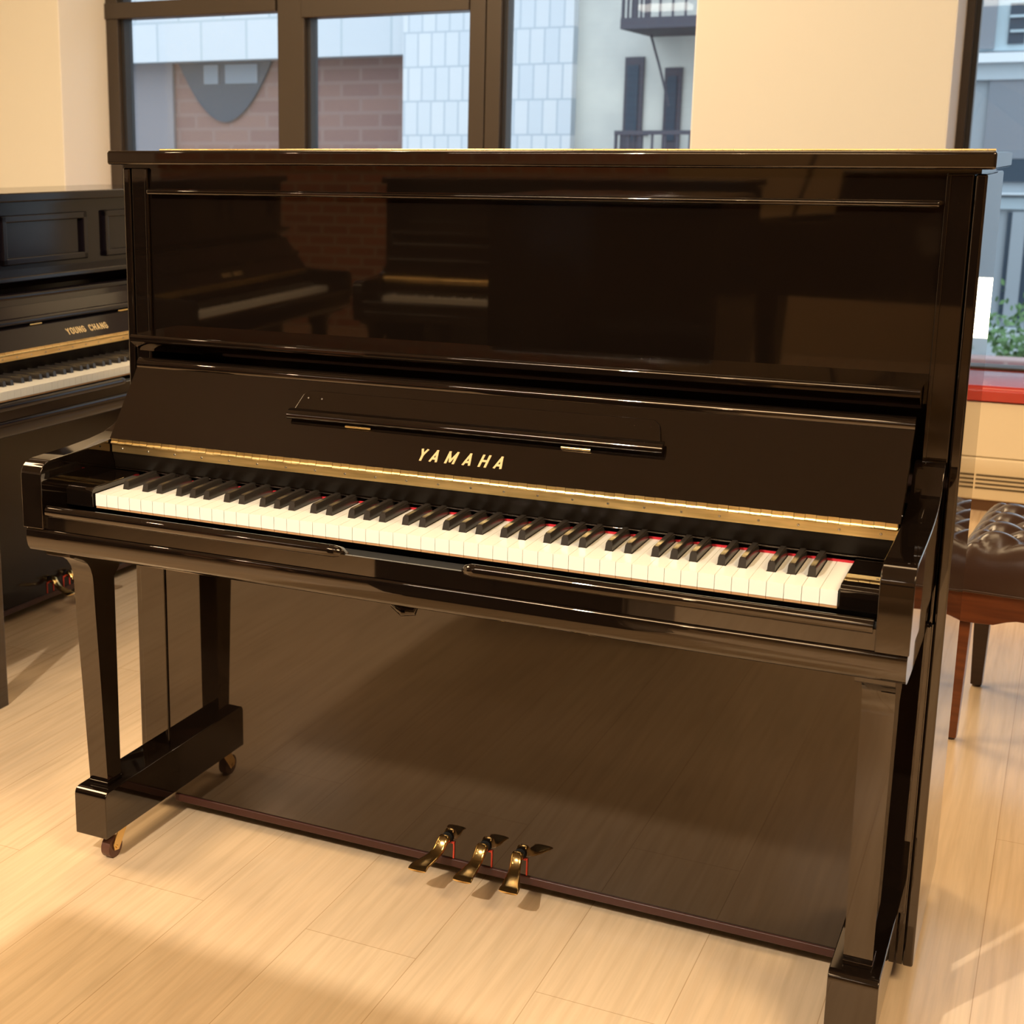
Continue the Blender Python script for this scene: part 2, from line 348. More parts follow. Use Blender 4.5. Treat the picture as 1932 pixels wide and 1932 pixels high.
# ---------------------------------------------------------------- upright piano
KP = .0235
def build_upright(name, label, H, lac, word, plain, dz=0.0, loc=(0, 0, 0), rz=0):
    """origin: floor below the middle of the key fronts; x along the keys, y towards the back"""
    t = thing(name, label, 'piano', loc, rz)
    HB = H-.0246
    # case sides with rounded front edge, pillars with a bead
    for s in (-1, 1):
        xs = sorted((s*.7145, s*.730))
        box('case_side', (xs[0], .276, .036), (xs[1], .66, HB-.006), lac, t, bevel=.0035)
        xs = sorted((s*.7048, s*.7143)); box('side_foot', (xs[0], .2775, .037), (xs[1], .58, .60), lac, t, bevel=.001)
        xs = sorted((s*.677, s*.7125))
        pl = box('case_pillar', (xs[0], .2785, .60), (xs[1], .32, HB-.006), lac, t, bevel=.002)
        xs = sorted((s*.677, s*.683)); box('bead', (xs[0], .2765, .60), (xs[1], .279, HB-.008), lac, pl, bevel=.001)
        xs = sorted((s*.656, s*.7125))
        pl = box('lower_pillar', (xs[0], .2655, .13), (xs[1], .32, .60), lac, t, bevel=.002)
        xs = sorted((s*.656, s*.662)); box('bead', (xs[0], .2635, .1436), (xs[1], .2665, .598), lac, pl, bevel=.001)
    # lid
    box('lid', (-.7475, .2516, HB), (.7405, .655, H), lac, t, bevel=.0045, seg=5)
    if plain:
        for i in range(84):
            xa = -.652+i*.0166
            if i == 0:
                hb = bmesh.new(); bm_box(hb, (-.652, .285, H-.0002), (.7360, .301, H+.0012)); lh = obj('lid_hinge', hb, BRASS_R, t); lh['label'] = 'long brass hinge along the lid'
                hb = bmesh.new()
            bm_tube(hb, [(xa+.0002, .284, H+.0012), (min(xa+.0162, .7365), .284, H+.0012)], .0022, 8)
            if xa+.0166 > .7360: break
        obj('hinge_barrel', hb, BRASS_R, lh, smooth=True)
    box('lid_lip', (-.722, .268, HB-.006), (.722, .60, HB), lac, t)
    # upper panel
    up_ = box('upper_panel', (-.676, .284, .93), (.676, .30, HB-.006), lac, t)
    if plain:
        box('panel_moulding', (-.672, .264, 1.2120), (.672, .286, 1.2208), lac, up_, bevel=.0035, seg=4)
    else:
        for a, c in ((-.64, -.26), (-.18, .18), (.26, .64)):
            bm = bmesh.new()
            z0, z1 = .985+dz, HB-.035
            for q in (((a, .272, z0), (c, .286, z0+.02)), ((a, .272, z1-.02), (c, .286, z1)), ((a, .272, z0), (a+.02, .286, z1)), ((c-.02, .272, z0), (c, .286, z1))): bm_box(bm, *q)
            obj('panel_frame', bm, lac, up_, bevel=.004)
    # ledge over the fallboard
    pr = [(.30, .963), (.2075, .963)] + arc(.2075, .9585, .0045, 90, 180, 4) + [(.203, .951), (.236, .9305), (.30, .9305)]
    prism('upper_ledge', pr, -.6735, .6735, lac, t, smooth=True)
    # fallboard leaning back
    B0 = Vector((0, .1262, .785)); D = Vector((0, .613, .79)).normalized(); N = Vector((0, -.79, .613)).normalized()
    F = lambda x, s, n: tuple(Vector((x, 0, 0))+B0+D*s+N*n)
    prof = [(0, 0), (.158, 0)] + arc(.158, .007, .007, -90, 90, 8)[::1]
    pts = [(0, 0), (.150, 0)] + [(.150+.012*math.sin(R(a)), .006-.006*math.cos(R(a))) for a in range(15, 181, 15)] + [(.150, .012)]
    # lacquered leaf with a rolled top edge that stands proud of the leaf
    leaf = [(0, 0), (.148, 0), (.151, .004), (.156, .0065), (.163, .0065), (.168, .003), (.1705, -.003), (.169, -.010), (.164, -.014), (0, -.014)]
    bm = bmesh.new()
    A = [bm.verts.new(F(-.6695, s, n_)) for s, n_ in leaf]; Bv = [bm.verts.new(F(.6695, s, n_)) for s, n_ in leaf]
    for i in range(len(leaf)): bm.faces.new((A[i], A[(i+1) % len(leaf)], Bv[(i+1) % len(leaf)], Bv[i]))
    bm.faces.new(A[::-1]); bm.faces.new(Bv)
    fb = obj('fallboard', bm, lac, t, smooth=True, angle=50)
    # folding music desk
    hw = .321 if plain else .66
    s0, s1 = .0715, .1275
    bm = bmesh.new()
    outl = [(-hw, s0), (hw, s0), (hw-.012, s1-.008), (hw-.022, s1), (-hw+.022, s1), (-hw+.012, s1-.008)]
    def desk_n(s): return .0085 if s < s0+.001 else .0045
    A = [bm.verts.new(F(x, s, .0005)) for x, s in outl]; Bv = [bm.verts.new(F(x, s, .0095 if s < s0+.001 else .006)) for x, s in outl]
    for i in range(6): bm.faces.new((A[i], A[(i+1) % 6], Bv[(i+1) % 6], Bv[i]))
    bm.faces.new(A[::-1]); bm.faces.new(Bv)
    desk = obj('music_desk', bm, lac, fb, bevel=.0018)
    bm = bmesh.new()
    lip = [(s0-.002, .006), (s0-.004, .010), (s0-.002, .014), (s0+.006, .0165), (s0+.012, .0145), (s0+.018, .0095), (s0+.018, .006)]
    A = [bm.verts.new(F(-hw-.002, s, n_)) for s, n_ in lip]; Bv = [bm.verts.new(F(hw+.002, s, n_)) for s, n_ in lip]
    for i in range(len(lip)): bm.faces.new((A[i], A[(i+1) % len(lip)], Bv[(i+1) % len(lip)], Bv[i]))
    bm.faces.new(A[::-1]); bm.faces.new(Bv); obj('desk_lip', bm, lac, desk, smooth=True, angle=60)
    for c in ((-.1895, .1875) if plain else (-.19, .19)):
        bm = bmesh.new(); bm_tube(bm, [F(c-.0235, .0665, .003), F(c+.0235, .0665, .003)], .0026, 10)
        obj('desk_hinge', bm, BRASS, desk, smooth=True)['label'] = 'small brass hinge'
    for c in (-.297, -.271, .271, .297):
        if plain:
            bm = bmesh.new(); bm_tube(bm, [F(c, .112, .0045), F(c, .112, .0068)], .0016, 8); obj('stud', bm, STEEL, desk, smooth=True)
    # maker's name
    bm = bmesh.new()
    mf = lambda x, y, h_: F(x, .0192+y, .0002+h_)
    if word == 'YAMAHA':
        lettering(bm, word, [-.0708, -.0495, -.0225, .0080, .0352, .0612], [.0125, .0142, .0172, .0142, .0142, .0142], .0224, .0038, .20, mf)
    else:
        lettering(bm, 'YOUNG', [-.088+i*.0165 for i in range(5)], [.0125]*5, .020, .0031, .0, mf)
        lettering(bm, 'CHANG', [.0095+i*.0165 for i in range(5)], [.0125]*5, .020, .0031, .0, mf)
    obj('maker_name', bm, GOLD, fb)['label'] = 'gold inlaid lettering'
    # continuous brass hinge: flange with screws and a knuckled barrel
    bm = bmesh.new()
    bm_box(bm, (-.667, .1285, .7600), (.667, .1300, .7745))
    hg = obj('piano_hinge', bm, BRASS_R, t); hg['label'] = 'long brass hinge'
    bm = bmesh.new(); k = 0; x = -.667
    while x < .666:
        x2 = min(x+.0155, .667)
        dy = .0004 if k % 2 else 0
        bm_tube(bm, [(x+.0003, .1268+dy*.3, .7772-dy), (x2-.0003, .1268+dy*.3, .7772-dy)], .0030, 8)
        bm_box(bm, (x+.0003, .1262+dy*.5, .7790), (x2-.0003, .1290, .7850-dy))
        x = x2; k += 1
    obj('hinge_knuckles', bm, BRASS_R, hg, smooth=True)
    for i in range(24):
        xx = -.645+i*.0561
        bm = bmesh.new(); bm_tube(bm, [(xx, .1287, .7672), (xx, .1272, .7672)], [.0024, .0014], 8)
        obj('screw', bm, STEEL, hg, smooth=True)
    # board behind the keys, felt
    pr = [(.131, .760), (.140, .760), (.160, .7285), (.141, .7285), (.1385, .731), (.137, .742), (.1335, .747), (.1335, .752)]
    prism('key_back_strip', pr, -.6685, .6685, SATIN, t, smooth=True, angle=50)
    box('strip_bead', (-.6675, .1375, .7268), (.6675, .1415, .7290), lac, t, bevel=.0008)
    box('shade_board', (-.667, .158, .7285), (.667, .28, .78), MATTE_BLK, t)  # dark board in place of the shaded space behind the keys
    box('key_felt', (-.6115, .1465, .7155), (.6115, .150, .7185), FELT_RED, t)['label'] = 'red felt strip behind the keys'
    # arms
    for s in (-1, 1):
        x0, x1 = sorted((s*.6695, s*.7120))
        pr = [(-.0715, .6615)] + [(-.0715, .752), (-.0695, .761), (-.064, .7695), (-.055, .775), (-.04, .7775), (0, .778), (.06, .779), (.12, .782), (.165, .787),
              (.195, .795), (.218, .807), (.234, .822), (.243, .836), (.248, .843), (.254, .8475), (.262, .8485), (.2755, .8485), (.2755, .6615)]
        prism('arm', pr, x0, x1, lac, t, bevel=.0016, seg=2)
        x0, x1 = sorted((s*.6135, s*.669))
        pr = [(-.0055, .692), (-.0055, .7205), (-.002, .7245), (.004, .726), (.135, .726), (.135, .692)]
        prism('cheek_block', pr, x0, x1, lac, t, bevel=.0012, seg=2)
    # key slip and its rounded strips with the grip gap
    box('key_slip', (-.669, -.064, .661), (.669, -.059, .6895), lac, t)
    box('slip_top', (-.669, -.059, .670), (.669, -.004, .6815), MATTE_BLK, t)
    for a, c in ((-.6655, -.099), (.089, .6655)):
        bm = bmesh.new(); n_ = 12; pr = [(-.052, .6995), (-.008, .6985), (-.008, .688), (-.063, .688)]
        rings = []
        for i in range(61):
            f = i/60; x = a+(c-a)*f
            dend = (x-a) if c > 0 else (c-x)
            k = min(1, max(0, dend/.022)); k = math.sin(k*math.pi/2)**.6 if k > 0 else .0
            k = .12+.88*k
            cy, cz, r_ = -.062, .6925, .0085
            ring = [(x, -.047, .6850), (x, -.047, .6855+.0120*min(1, k*1.1))]
            for q in range(9):
                an = R(75+q*(205)/8)
                ring.append((x, -.054+(cy-(-.054)+r_*math.cos(an))*k, .6875+(cz-.6875+r_*math.sin(an)*1.15)*k))
            ring.append((x, -.05, .6835)); rings.append(ring)
        bm_loft(bm, rings); obj('slip_moulding', bm, lac, t, smooth=True, angle=50)
    # keybed with rounded nose and stepped underside
    pr = [(.276, .661), (-.058, .661)] + arc(-.0585, .6535, .0075, 90, 180, 5) + [(-.0665, .640), (-.064, .628), (-.058, .620), (-.048, .6165), (-.030, .6145), (.276, .6145)]
    prism('keybed', pr, -.7100, .7100, lac, t, smooth=True, angle=35)
    box('keybed_underside', (-.64, .10, .600), (.64, .284, .6145), lac, t)
    # keys
    patt = [(0, .0045)]; bl = {}
    oct_ = {0: 'A', 1: 'B', 2: 'C', 3: 'D', 4: 'E', 5: 'F', 6: 'G'}
    offs = {'A': .0045, 'C': -.0030, 'D': .0032, 'F': -.0045, 'G': 0}
    for i in range(51):
        L = oct_[i % 7]
        if L in offs: bl[i] = -26*KP+(i+1)*KP+offs[L]*.9
    zt = .7155; wz = .6905
    BW = .0056
    for i in range(52):
        x0 = -26*KP+i*KP+.00035; x1 = x0+KP-.0007
        poly = [(x0, 0), (x1, 0)]
        if i in bl: poly += [(x1, .0495), (bl[i]-BW-.0012, .0495), (bl[i]-BW-.0012, .146)]
        else: poly += [(x1, .146)]
        if i-1 in bl: poly += [(bl[i-1]+BW+.0012, .146), (bl[i-1]+BW+.0012, .0495), (x0, .0495)]
        else: poly += [(x0, .146)]
        bm = bmesh.new(); bm_prism(bm, poly, wz+.004, zt, 'z', 0); bm_prism(bm, [(a_, max(b_, .0012)) for a_, b_ in poly], wz, wz+.004, 'z', 1)
        obj('white_key', bm, [IVORY, KEYWOOD], t)
    for i, cx in bl.items():
        bm = bmesh.new(); w = BW; rings = []
        for y, zz_, ww in ((.0505, .0, 1.0), (.0535, .0105, .86), (.056, .0125, .80), (.146, .0130, .80)):
            z1 = zt+zz_
            rings.append((y, z1, ww))
        V = []
        def ring(yb, yt, ztop, ww):
            return [(cx-w, yb, zt-.003), (cx+w, yb, zt-.003), (cx+w, yb, zt), (cx+w*ww, yt, ztop-.0025), (cx+w*ww*.72, yt+.0004, ztop), (cx-w*ww*.72, yt+.0004, ztop), (cx-w*ww, yt, ztop-.0025), (cx-w, yb, zt)]
        bm_loft(bm, [ring(.0500, .0528, zt+.0135, .90), ring(.0540, .0570, zt+.0150, .88), ring(.146, .146, zt+.0155, .86)])
        obj('black_key', bm, EBONY, t, smooth=True, angle=30)
    # lower panel, bottom board
    box('lower_panel', (-.6555, .268, .0425), (.6555, .284, .600), lac, t)
    box('bottom_board', (-.645, .264, .0275), (.645, .284, .0425), REDWOOD, t, bevel=.002)['label'] = 'red-brown board along the foot of the panel'
    box('back_frame', (-.7145, .50, .04), (.7145, .60, HB-.01), WALNUT_D, t)
    # toes with casters, legs
    for s in (-1, 1):
        xi, xo = s*.634, s*.704
        x0, x1 = sorted((xi, xo))
        pr = [(.0245, .053)] + [(.0245, .128)] + arc(.0375, .1305, .013, 180, 90, 5) + [(.30, .1435), (.30, .053)]
        toe = prism('toe_block', pr, x0, x1, lac, t, bevel=.0018, seg=2)
        for yy in (.062, .500):
            xx = s*.652
            if yy > .3 : xx = s*.69
            bm = bmesh.new(); bm_tube(bm, [(xx-.009, yy, .021), (xx+.009, yy, .021)], .021, 20)
            wh = obj('caster_wheel', bm, RUBBER, toe, smooth=True)
            bm = bmesh.new()
            for dx in (-.0125, .0105):
                bm_prism(bm, [(yy-.008, .017), (yy+.006, .014), (yy+.034, .0525), (yy+.006, .0525), (yy-.010, .029)], xx+dx, xx+dx+.002, 'x')
            bm_tube(bm, [(xx-.014, yy, .021), (xx+.014, yy, .021)], .0035, 10)
            bm_box(bm, (xx-.0125, yy+.004, .050), (xx+.0125, yy+.036, .0535))
            obj('caster_fork', bm, BRASS, toe)['label'] = 'brass caster fork'
        # leg: S-shaped bracket on top of a tapering square post
        fr = [(-.034, .6145), (-.034, .606), (-.026, .602), (-.012, .5985), (.003, .5925), (.017, .583), (.027, .570), (.0325, .553), (.034, .538), (.0355, .50), (.045, .34), (.055, .150)]
        back = lambda z: .1005 if z > .53 else .0965
        xl, xr = sorted((s*.6485, s*.6915))
        bm = bmesh.new(); rings = []
        for y, z in fr:
            k = 0 if z > .5 else (.5-z)/.35*.0015
            wide = .0 if z < .6 else .004
            if z > .601: rings.append([(xl-wide, y, z), (xr+wide, y, z), (xr+wide, .14, z), (xl-wide, .14, z)])
            else: rings.append([(xl+k, y, z), (xr-k, y, z), (xr-k, .112 if z > .55 else .0955, z), (xl+k, .112 if z > .55 else .0955, z)])
        bm_loft(bm, rings); lg = obj('leg', bm, lac, t, smooth=True, angle=35)
        box('leg_collar', (xl+.001, .053, .1435), (xr-.001, .099, .151), lac, lg, bevel=.0012)
    # pedals
    for c, dx_ in ((-.060, -.018), (.0130, -.006), (.0790, .013)):
        bm = bmesh.new(); rings = []
        path = [(.268, .0790, .0085, .0070), (.262, .0815, .0095, .0080), (.255, .0840, .0100, .0085), (.248, .0820, .0106, .0085), (.242, .0750, .0102, .0075), (.235, .0680, .0104, .0060),
                (.225, .0640, .0110, .0044), (.212, .0615, .0135, .0038), (.198, .0600, .0150, .0034), (.186, .0590, .0165, .0030), (.178, .0580, .0175, .0026), (.172, .0560, .0172, .0016)]
        for y, z, hw_, hh in path:
            xx = c + dx_*min(1, max(0, (.250-y))/.065)
            ring = []
            for k in range(16):
                a_ = 2*math.pi*k/16; ca, sa = math.cos(a_), math.sin(a_)
                e_ = .7
                ring.append((xx+hw_*math.copysign(abs(ca)**e_, ca), y+(.003*ca*ca if y < .19 else 0), z+hh*math.copysign(abs(sa)**e_, sa)))
            rings.append(ring)
        bm_loft(bm, rings); pd = obj('pedal', bm, BRASS, t, smooth=True, angle=60); pd['label'] = 'polished brass pedal'
        bm = bmesh.new(); bm_tube(bm, [(c+.001, .2685, .080), (c+.001, .264, .082), (c+.001, .259, .0825)], [.0095, .0105, .0085], 14)
        obj('pedal_collar', bm, MATTE_BLK, pd, smooth=True)
        bm = bmesh.new(); pr = .0125
        bm_box(bm, (c-pr-.0022, .2655, .044), (c-pr, .2682, .074)); bm_box(bm, (c+pr, .2655, .044), (c+pr+.0022, .2682, .074)); bm_box(bm, (c+pr-.005, .2640, .073), (c+pr+.0022, .2682, .0755)); bm_box(bm, (c-pr-.0022, .2640, .073), (c-pr+.005, .2682, .0755))
        obj('pedal_bushing', bm, REDPAINT, pd)['label'] = 'red felt lined pedal slot'
    # latch below the keybed
    bm = bmesh.new(); bm_box(bm, (-.096, .105, .566), (-.064, .140, .602)); bm_tube(bm, [(-.101, .12, .571), (-.096, .112, .560), (-.078, .106, .553), (-.062, .112, .553), (-.058, .12, .566)], [.004, .007, .009, .008, .004], 12)
    if plain: obj('latch', bm, LACQ, t, smooth=True)
    else: bm.free()
    if not plain:
        for o_ in list(t.children): pass
    return t

main = build_upright('upright_piano', 'tall glossy black upright piano in the centre with gold lettering on its open fallboard', 1.2892, LACQ, 'YAMAHA', True)
YCC = (-1.4365, 1.2655, 0); YCR = R(88.5)
yc = build_upright('upright_piano', 'lower dark upright piano at the left edge, keys facing right, behind the big piano', 1.178, LACQ2, 'YOUNG CHANG', False, loc=YCC, rz=YCR)
yc.location.z = -.009*0

# pianos across the room, the second one added, for reflections in the lacquer
p3 = copy_tree(yc); p3.location = (-2.0, -2.4, 0); p3.rotation_euler = (0, 0, R(86))
tag(p3, 'dark upright piano mirrored in the left of the upper panel, keys a pale strip', 'piano')
p5 = copy_tree(yc); p5.location = (-1.03, -2.72, 0); p5.rotation_euler = (0, 0, R(180))  # added piano, placed to darken the brick mirrored in the lacquer
tag(p5, 'added dark upright piano, hides the brick wall in the reflection of the upper panel', 'piano')
t = thing('shadow_caster', 'added black cabinet out of view that shades the floor, a dark block in the middle of the upper panel', 'cabinet', (-.23, -1.38, 0))  # invented block, placed to cast shade on the floor before the piano
box('carcass', (-.345, -.24, .06), (.27, .225, 1.175), LACQ2, t, bevel=.02, seg=4)
box('plinth', (-.32, -.21, 0), (.25, .20, .06), LACQ2, t)
for a, c in ((-.34, -.038), (-.033, .265)):
    d_ = box('door', (a, .225, .10), (c, .240, 1.14), LACQ2, t, bevel=.003)
    kx = c-.03 if a < -.1 else a+.03
    bm = bmesh.new(); bm_tube(bm, [(kx, .24, .66), (kx, .262, .66)], [.006, .011], 12); obj('knob', bm, BRASS, d_, smooth=True)
# grand piano with raised lid behind the photographer
t = thing('grand_piano', 'black grand piano with raised lid reflected in the right of the upper panel', 'piano', (.15, -3.95, 0), R(192))
ol = [(-.74, 0), (.74, 0), (.74, .55), (.72, .9), (.62, 1.15), (.50, 1.35), (.42, 1.55), (.30, 1.74), (.08, 1.84), (-.25, 1.84), (-.50, 1.76), (-.66, 1.60), (-.74, 1.35)]
bm = bmesh.new(); n_ = len(ol)
def off(p, k): c_ = Vector((0, .85)); v_ = Vector(p)-c_; return tuple(c_+v_*k)
for z0, z1, k0, k1 in ((.66, .98, 1, .955),):
    a1 = [bm.verts.new((*p, z0)) for p in ol]; a2 = [bm.verts.new((*p, z1)) for p in ol]
    a3 = [bm.verts.new((*off(p, k1), z1)) for p in ol]; a4 = [bm.verts.new((*off(p, k1), .80)) for p in ol]
    for i in range(n_):
        k = (i+1) % n_
        bm.faces.new((a1[i], a1[k], a2[k], a2[i])); bm.faces.new((a2[i], a2[k], a3[k], a3[i])); bm.faces.new((a3[i], a3[k], a4[k], a4[i]))
    bm.faces.new(a1[::-1])
obj('rim', bm, LACQ, t)
PLATE = mat('gold_plate', (.60, .38, .14), .3, .7)
bm = bmesh.new(); bm_prism(bm, [off(p, .945) for p in ol], .80, .86, 'z'); obj('iron_plate', bm, PLATE, t)
bm = bmesh.new()
lidv = [Vector((p[0]+.74, p[1], 0)) for p in ol]; rot_ = Matrix.Rotation(R(-38), 3, 'Y')
A = [bm.verts.new(rot_ @ v_ + Vector((-.74, 0, .99))) for v_ in lidv]; B_ = [bm.verts.new(rot_ @ (v_+Vector((0, 0, .022))) + Vector((-.74, 0, .99))) for v_ in lidv]
for i in range(n_): bm.faces.new((A[i], A[(i+1) % n_], B_[(i+1) % n_], B_[i]))
bm.faces.new(A[::-1]); bm.faces.new(B_); obj('lid', bm, LACQ, t)
bm = bmesh.new(); bm_tube(bm, [(.66, .5, .97), (.36, .5, 1.82)], .010, 8); obj('lid_prop', bm, LACQ, t, smooth=True)
prism('music_desk', [(.20, .98), (.215, .98), (.30, 1.20), (.285, 1.20)], -.35, .35, LACQ, t, bevel=.004)
box('red_felt_strip', (-.60, .16, .861), (.60, .19, .872), FELT_RED, t)['label'] = 'red felt strip on the plate'
for x, y in ((-.62, .22), (.62, .22), (-.1, 1.6)):
    bm = bmesh.new(); bm_loft(bm, [[(x-.035, y-.035, .05), (x+.035, y-.035, .05), (x+.035, y+.035, .05), (x-.035, y+.035, .05)], [(x-.06, y-.06, .66), (x+.06, y-.06, .66), (x+.06, y+.06, .66), (x-.06, y+.06, .66)]])
    lg = obj('leg', bm, LACQ, t, bevel=.004)
    bm = bmesh.new(); bm_tube(bm, [(x-.01, y, .026), (x+.01, y, .026)], .026, 16); obj('caster', bm, BRASS, lg, smooth=True)

# ---------------------------------------------------------------- tufted bench
t = thing('piano_bench', 'brown tufted leather piano bench with walnut legs right of the big piano', 'bench', (.6647, 1.327, 0), R(-4.3))
BW_, BD_ = .76, .46
bm = bmesh.new(); nx, ny = 96, 64; V = []
for j in range(ny+1):
    row = []
    for i in range(nx+1):
        u_, v_ = i/nx, j/ny; x = u_*BW_; y = v_*BD_
        ex = min(x, BW_-x); ey = min(y, BD_-y); e = min(ex, ey)
        edge = math.sqrt(max(0, 1-(1-min(1, ex/.055))**2))*math.sqrt(max(0, 1-(1-min(1, ey/.055))**2))
        px_, py_ = (x-.02)/.062, (y-.02)/.048
        a_ = abs(math.cos(math.pi*(px_/2+py_/2))); b_ = abs(math.cos(math.pi*(px_/2-py_/2)))
        tuft = (a_**.55)*(b_**.55)
        h_ = .395+edge*(.062+.026*tuft*min(1, e/.06))
        row.append(bm.verts.new((x+(.006*(1-edge) if x < BW_/2 else -.006*(1-edge))*0, y, h_)))
    V.append(row)
for j in range(ny):
    for i in range(nx): bm.faces.new((V[j][i], V[j][i+1], V[j+1][i+1], V[j+1][i]))
edge_loop = [V[0][i] for i in range(nx+1)]+[V[j][nx] for j in range(1, ny+1)]+[V[ny][i] for i in range(nx-1, -1, -1)]+[V[j][0] for j in range(ny-1, 0, -1)]
low = [bm.verts.new((v.co.x, v.co.y, .3625)) for v in edge_loop]
for i in range(len(low)):
    k = (i+1) % len(low); bm.faces.new((edge_loop[i], low[i], low[k], edge_loop[k]))
bm.faces.new(low)
seat = obj('seat_cushion', bm, LEATHER, t, smooth=True, angle=70)
bm = bmesh.new()
bm_box(bm, (-.003, -.003, .357), (BW_+.003, BD_+.003, .3625)); obj('piping', bm, LEATHER, seat, bevel=.002)
# apron with scalloped lower edge
def apron(L):
    lowz = [(0, .287), (.05, .286), (.085, .288), (.11, .298), (.13, .303)]
    pr = lowz+[(L-x, z) for x, z in lowz[::-1]]+[(L, .357), (0, .357)]
    return pr
prism('apron', [(x+.012, z) for x, z in apron(BW_-.024)], .010, .028, WALNUT, t, axis='y', bevel=.002)
prism('apron', [(x+.012, z) for x, z in apron(BW_-.024)], BD_-.028, BD_-.010, WALNUT, t, axis='y', bevel=.002)
for x0 in (.004, BW_-.022): prism('apron', [(y+.028, z) for y, z in apron(BD_-.056)], x0, x0+.018, WALNUT, t, axis='x', bevel=.002)
for cx, cy in ((.03, .045), (BW_-.03, .045), (.03, BD_-.035), (BW_-.03, BD_-.035)):
    bm = bmesh.new()
    bm_loft(bm, [[(cx-.013, cy-.013, .006), (cx+.013, cy-.013, .006), (cx+.013, cy+.013, .006), (cx-.013, cy+.013, .006)],
                 [(cx-.021, cy-.021, .29), (cx+.021, cy-.021, .29), (cx+.021, cy+.021, .29), (cx-.021, cy+.021, .29)],
                 [(cx-.021, cy-.021, .34), (cx+.021, cy-.021, .34), (cx+.021, cy+.021, .34), (cx-.021, cy+.021, .34)]])
    lg = obj('leg', bm, WALNUT if cy < .2 else WALNUT_D, t, bevel=.002)  # back legs in darker walnut, their shade put into the colour
    bm = bmesh.new(); bm_tube(bm, [(cx, cy, 0), (cx, cy, .007)], [.010, .012], 12); obj('foot_pad', bm, WALNUT_D, lg, smooth=True)

# black bench tucked at the left piano, only one leg in view
t = thing('piano_bench', 'black wooden bench leg cut by the left edge, in front of the lower piano', 'bench', (-1.317, .563, 0))
box('seat', (-.31, -.80, .445), (.0, .0, .49), LACQ2, t, bevel=.006)
box('apron', (-.295, -.785, .385), (-.015, -.015, .445), LACQ2, t)
for x_ in (-.295, -.045):
    for y_ in (-.785, -.048): box('leg', (x_, y_, 0), (x_+.045, y_+.048, .4), LACQ, t, bevel=.002)

# ---------------------------------------------------------------- outdoors
YB = 13.0
def pxz(u, v, y=YB):
    p = at(u, v, 'y', y); return p.x, p.z
WHITEP = brickmat('white_cladding', (.60, .64, .68), (.54, .59, .64), (.42, .49, .54), bw=.62, rh=.46, ms=.014, rough=.5)
WHITET = brickmat('white_tile', (.64, .67, .70), (.57, .62, .67), (.43, .49, .55), bw=.16, rh=.36, ms=.010, rough=.4, off=.3)
XBRICK = brickmat('faded_brick', (.25, .15, .13), (.21, .125, .115), (.25, .17, .155), bw=.5, rh=.17, ms=.02)
PLAST = mat('pale_plaster', (.60, .61, .57), .9)
n = nd(PLAST, 'ShaderNodeTexNoise'); lk(PLAST, coords(PLAST), n.inputs['Vector']); n.inputs['Scale'].default_value = 1.3; n.inputs['Detail'].default_value = 6
lk(PLAST, ramp(PLAST, n.outputs[0], [(.3, (.50, .51, .49)), (.65, (.68, .68, .62))]), bsdf(PLAST).inputs['Base Color'])
DGLASS = mat('dark_window_glass', (.045, .07, .10), .3, ior=1.35)
PGLASS = mat('pale_window_blind', (.20, .25, .30), .5)
IRON = mat('painted_iron', (.07, .07, .09), .6)
CURT = mat('sheer_curtain', (.42, .54, .60), .7)
STONE = mat('grey_stone', (.33, .38, .42), .7)
STONE2 = mat('grey_metal_panel', (.22, .25, .29), .5)
LEAF = mat('leaf', (.08, .17, .06), .6)
PINKB = brickmat('pink_brick', (.24, .13, .14), (.20, .11, .12), (.28, .2, .2), bw=.5, rh=.16, ms=.02)
ASPH = mat('asphalt', (.10, .10, .11), .8)
tag(box('ground_outdoors', (-40, WY+DEP+.2, -3.2), (40, 60, -3.0), ASPH), kind='structure')

xl, zl = pxz(0, 0); xr, _ = pxz(771, 150); zb = pxz(500, 111)[1]; zt_ = 9
t = thing('office_building', 'white clad building with a brick wall and rounded dark window across the street', 'building', (xr, YB, -3))
def rel(ob, par):                      # keep a world-built mesh in place below its thing
    ob.parent = par; ob.matrix_parent_inverse = Matrix.Translation(-Vector(par.location)); return ob
rel(box('cladding_band', (xl-14, YB, zb), (xr, YB+.6, zt_), WHITEP), t)
rel(box('brick_wall', (xl-14, YB+.35, -3), (xr+.2, YB+.6, zb), XBRICK), t)
x2, _ = pxz(1088, 150)
rel(box('tiled_pier', (xr, YB-.15, -3), (x2, YB+.6, zt_), WHITET), t)
# rounded opening hanging from the band, glazed, with mullion and two pale blinds
cxu, czv = pxz(428, 116, YB+.33); hwid = (pxz(514, 116, YB+.33)[0]-pxz(338, 116, YB+.33)[0])/2; dep_ = zb-pxz(435, 231, YB+.33)[1]
cxm = (pxz(514, 116, YB+.33)[0]+pxz(338, 116, YB+.33)[0])/2
bm = bmesh.new(); pts = [(cxm+hwid*q/10, zb-dep_*(1-abs(q/10)**1.9)) for q in range(-10, 11)]
bm_prism(bm, pts, YB+.31, YB+.36, 'y'); wn = rel(obj('round_window', bm, DGLASS), t)
for a_, c_ in ((352, 412), (425, 486)):
    x0 = pxz(a_, 150, YB+.3)[0]; x1 = pxz(c_, 150, YB+.3)[0]; z0 = pxz(430, 158, YB+.3)[1]; z1 = pxz(430, 122, YB+.3)[1]
    b_ = box('blind', (x0+(.25 if a_ < 400 else 0), YB+.295, z0), (x1, YB+.31, z1), PGLASS); rel(b_, t)
x0, z1 = pxz(240, 122, YB+.30); x1, _ = pxz(325, 130, YB+.30)
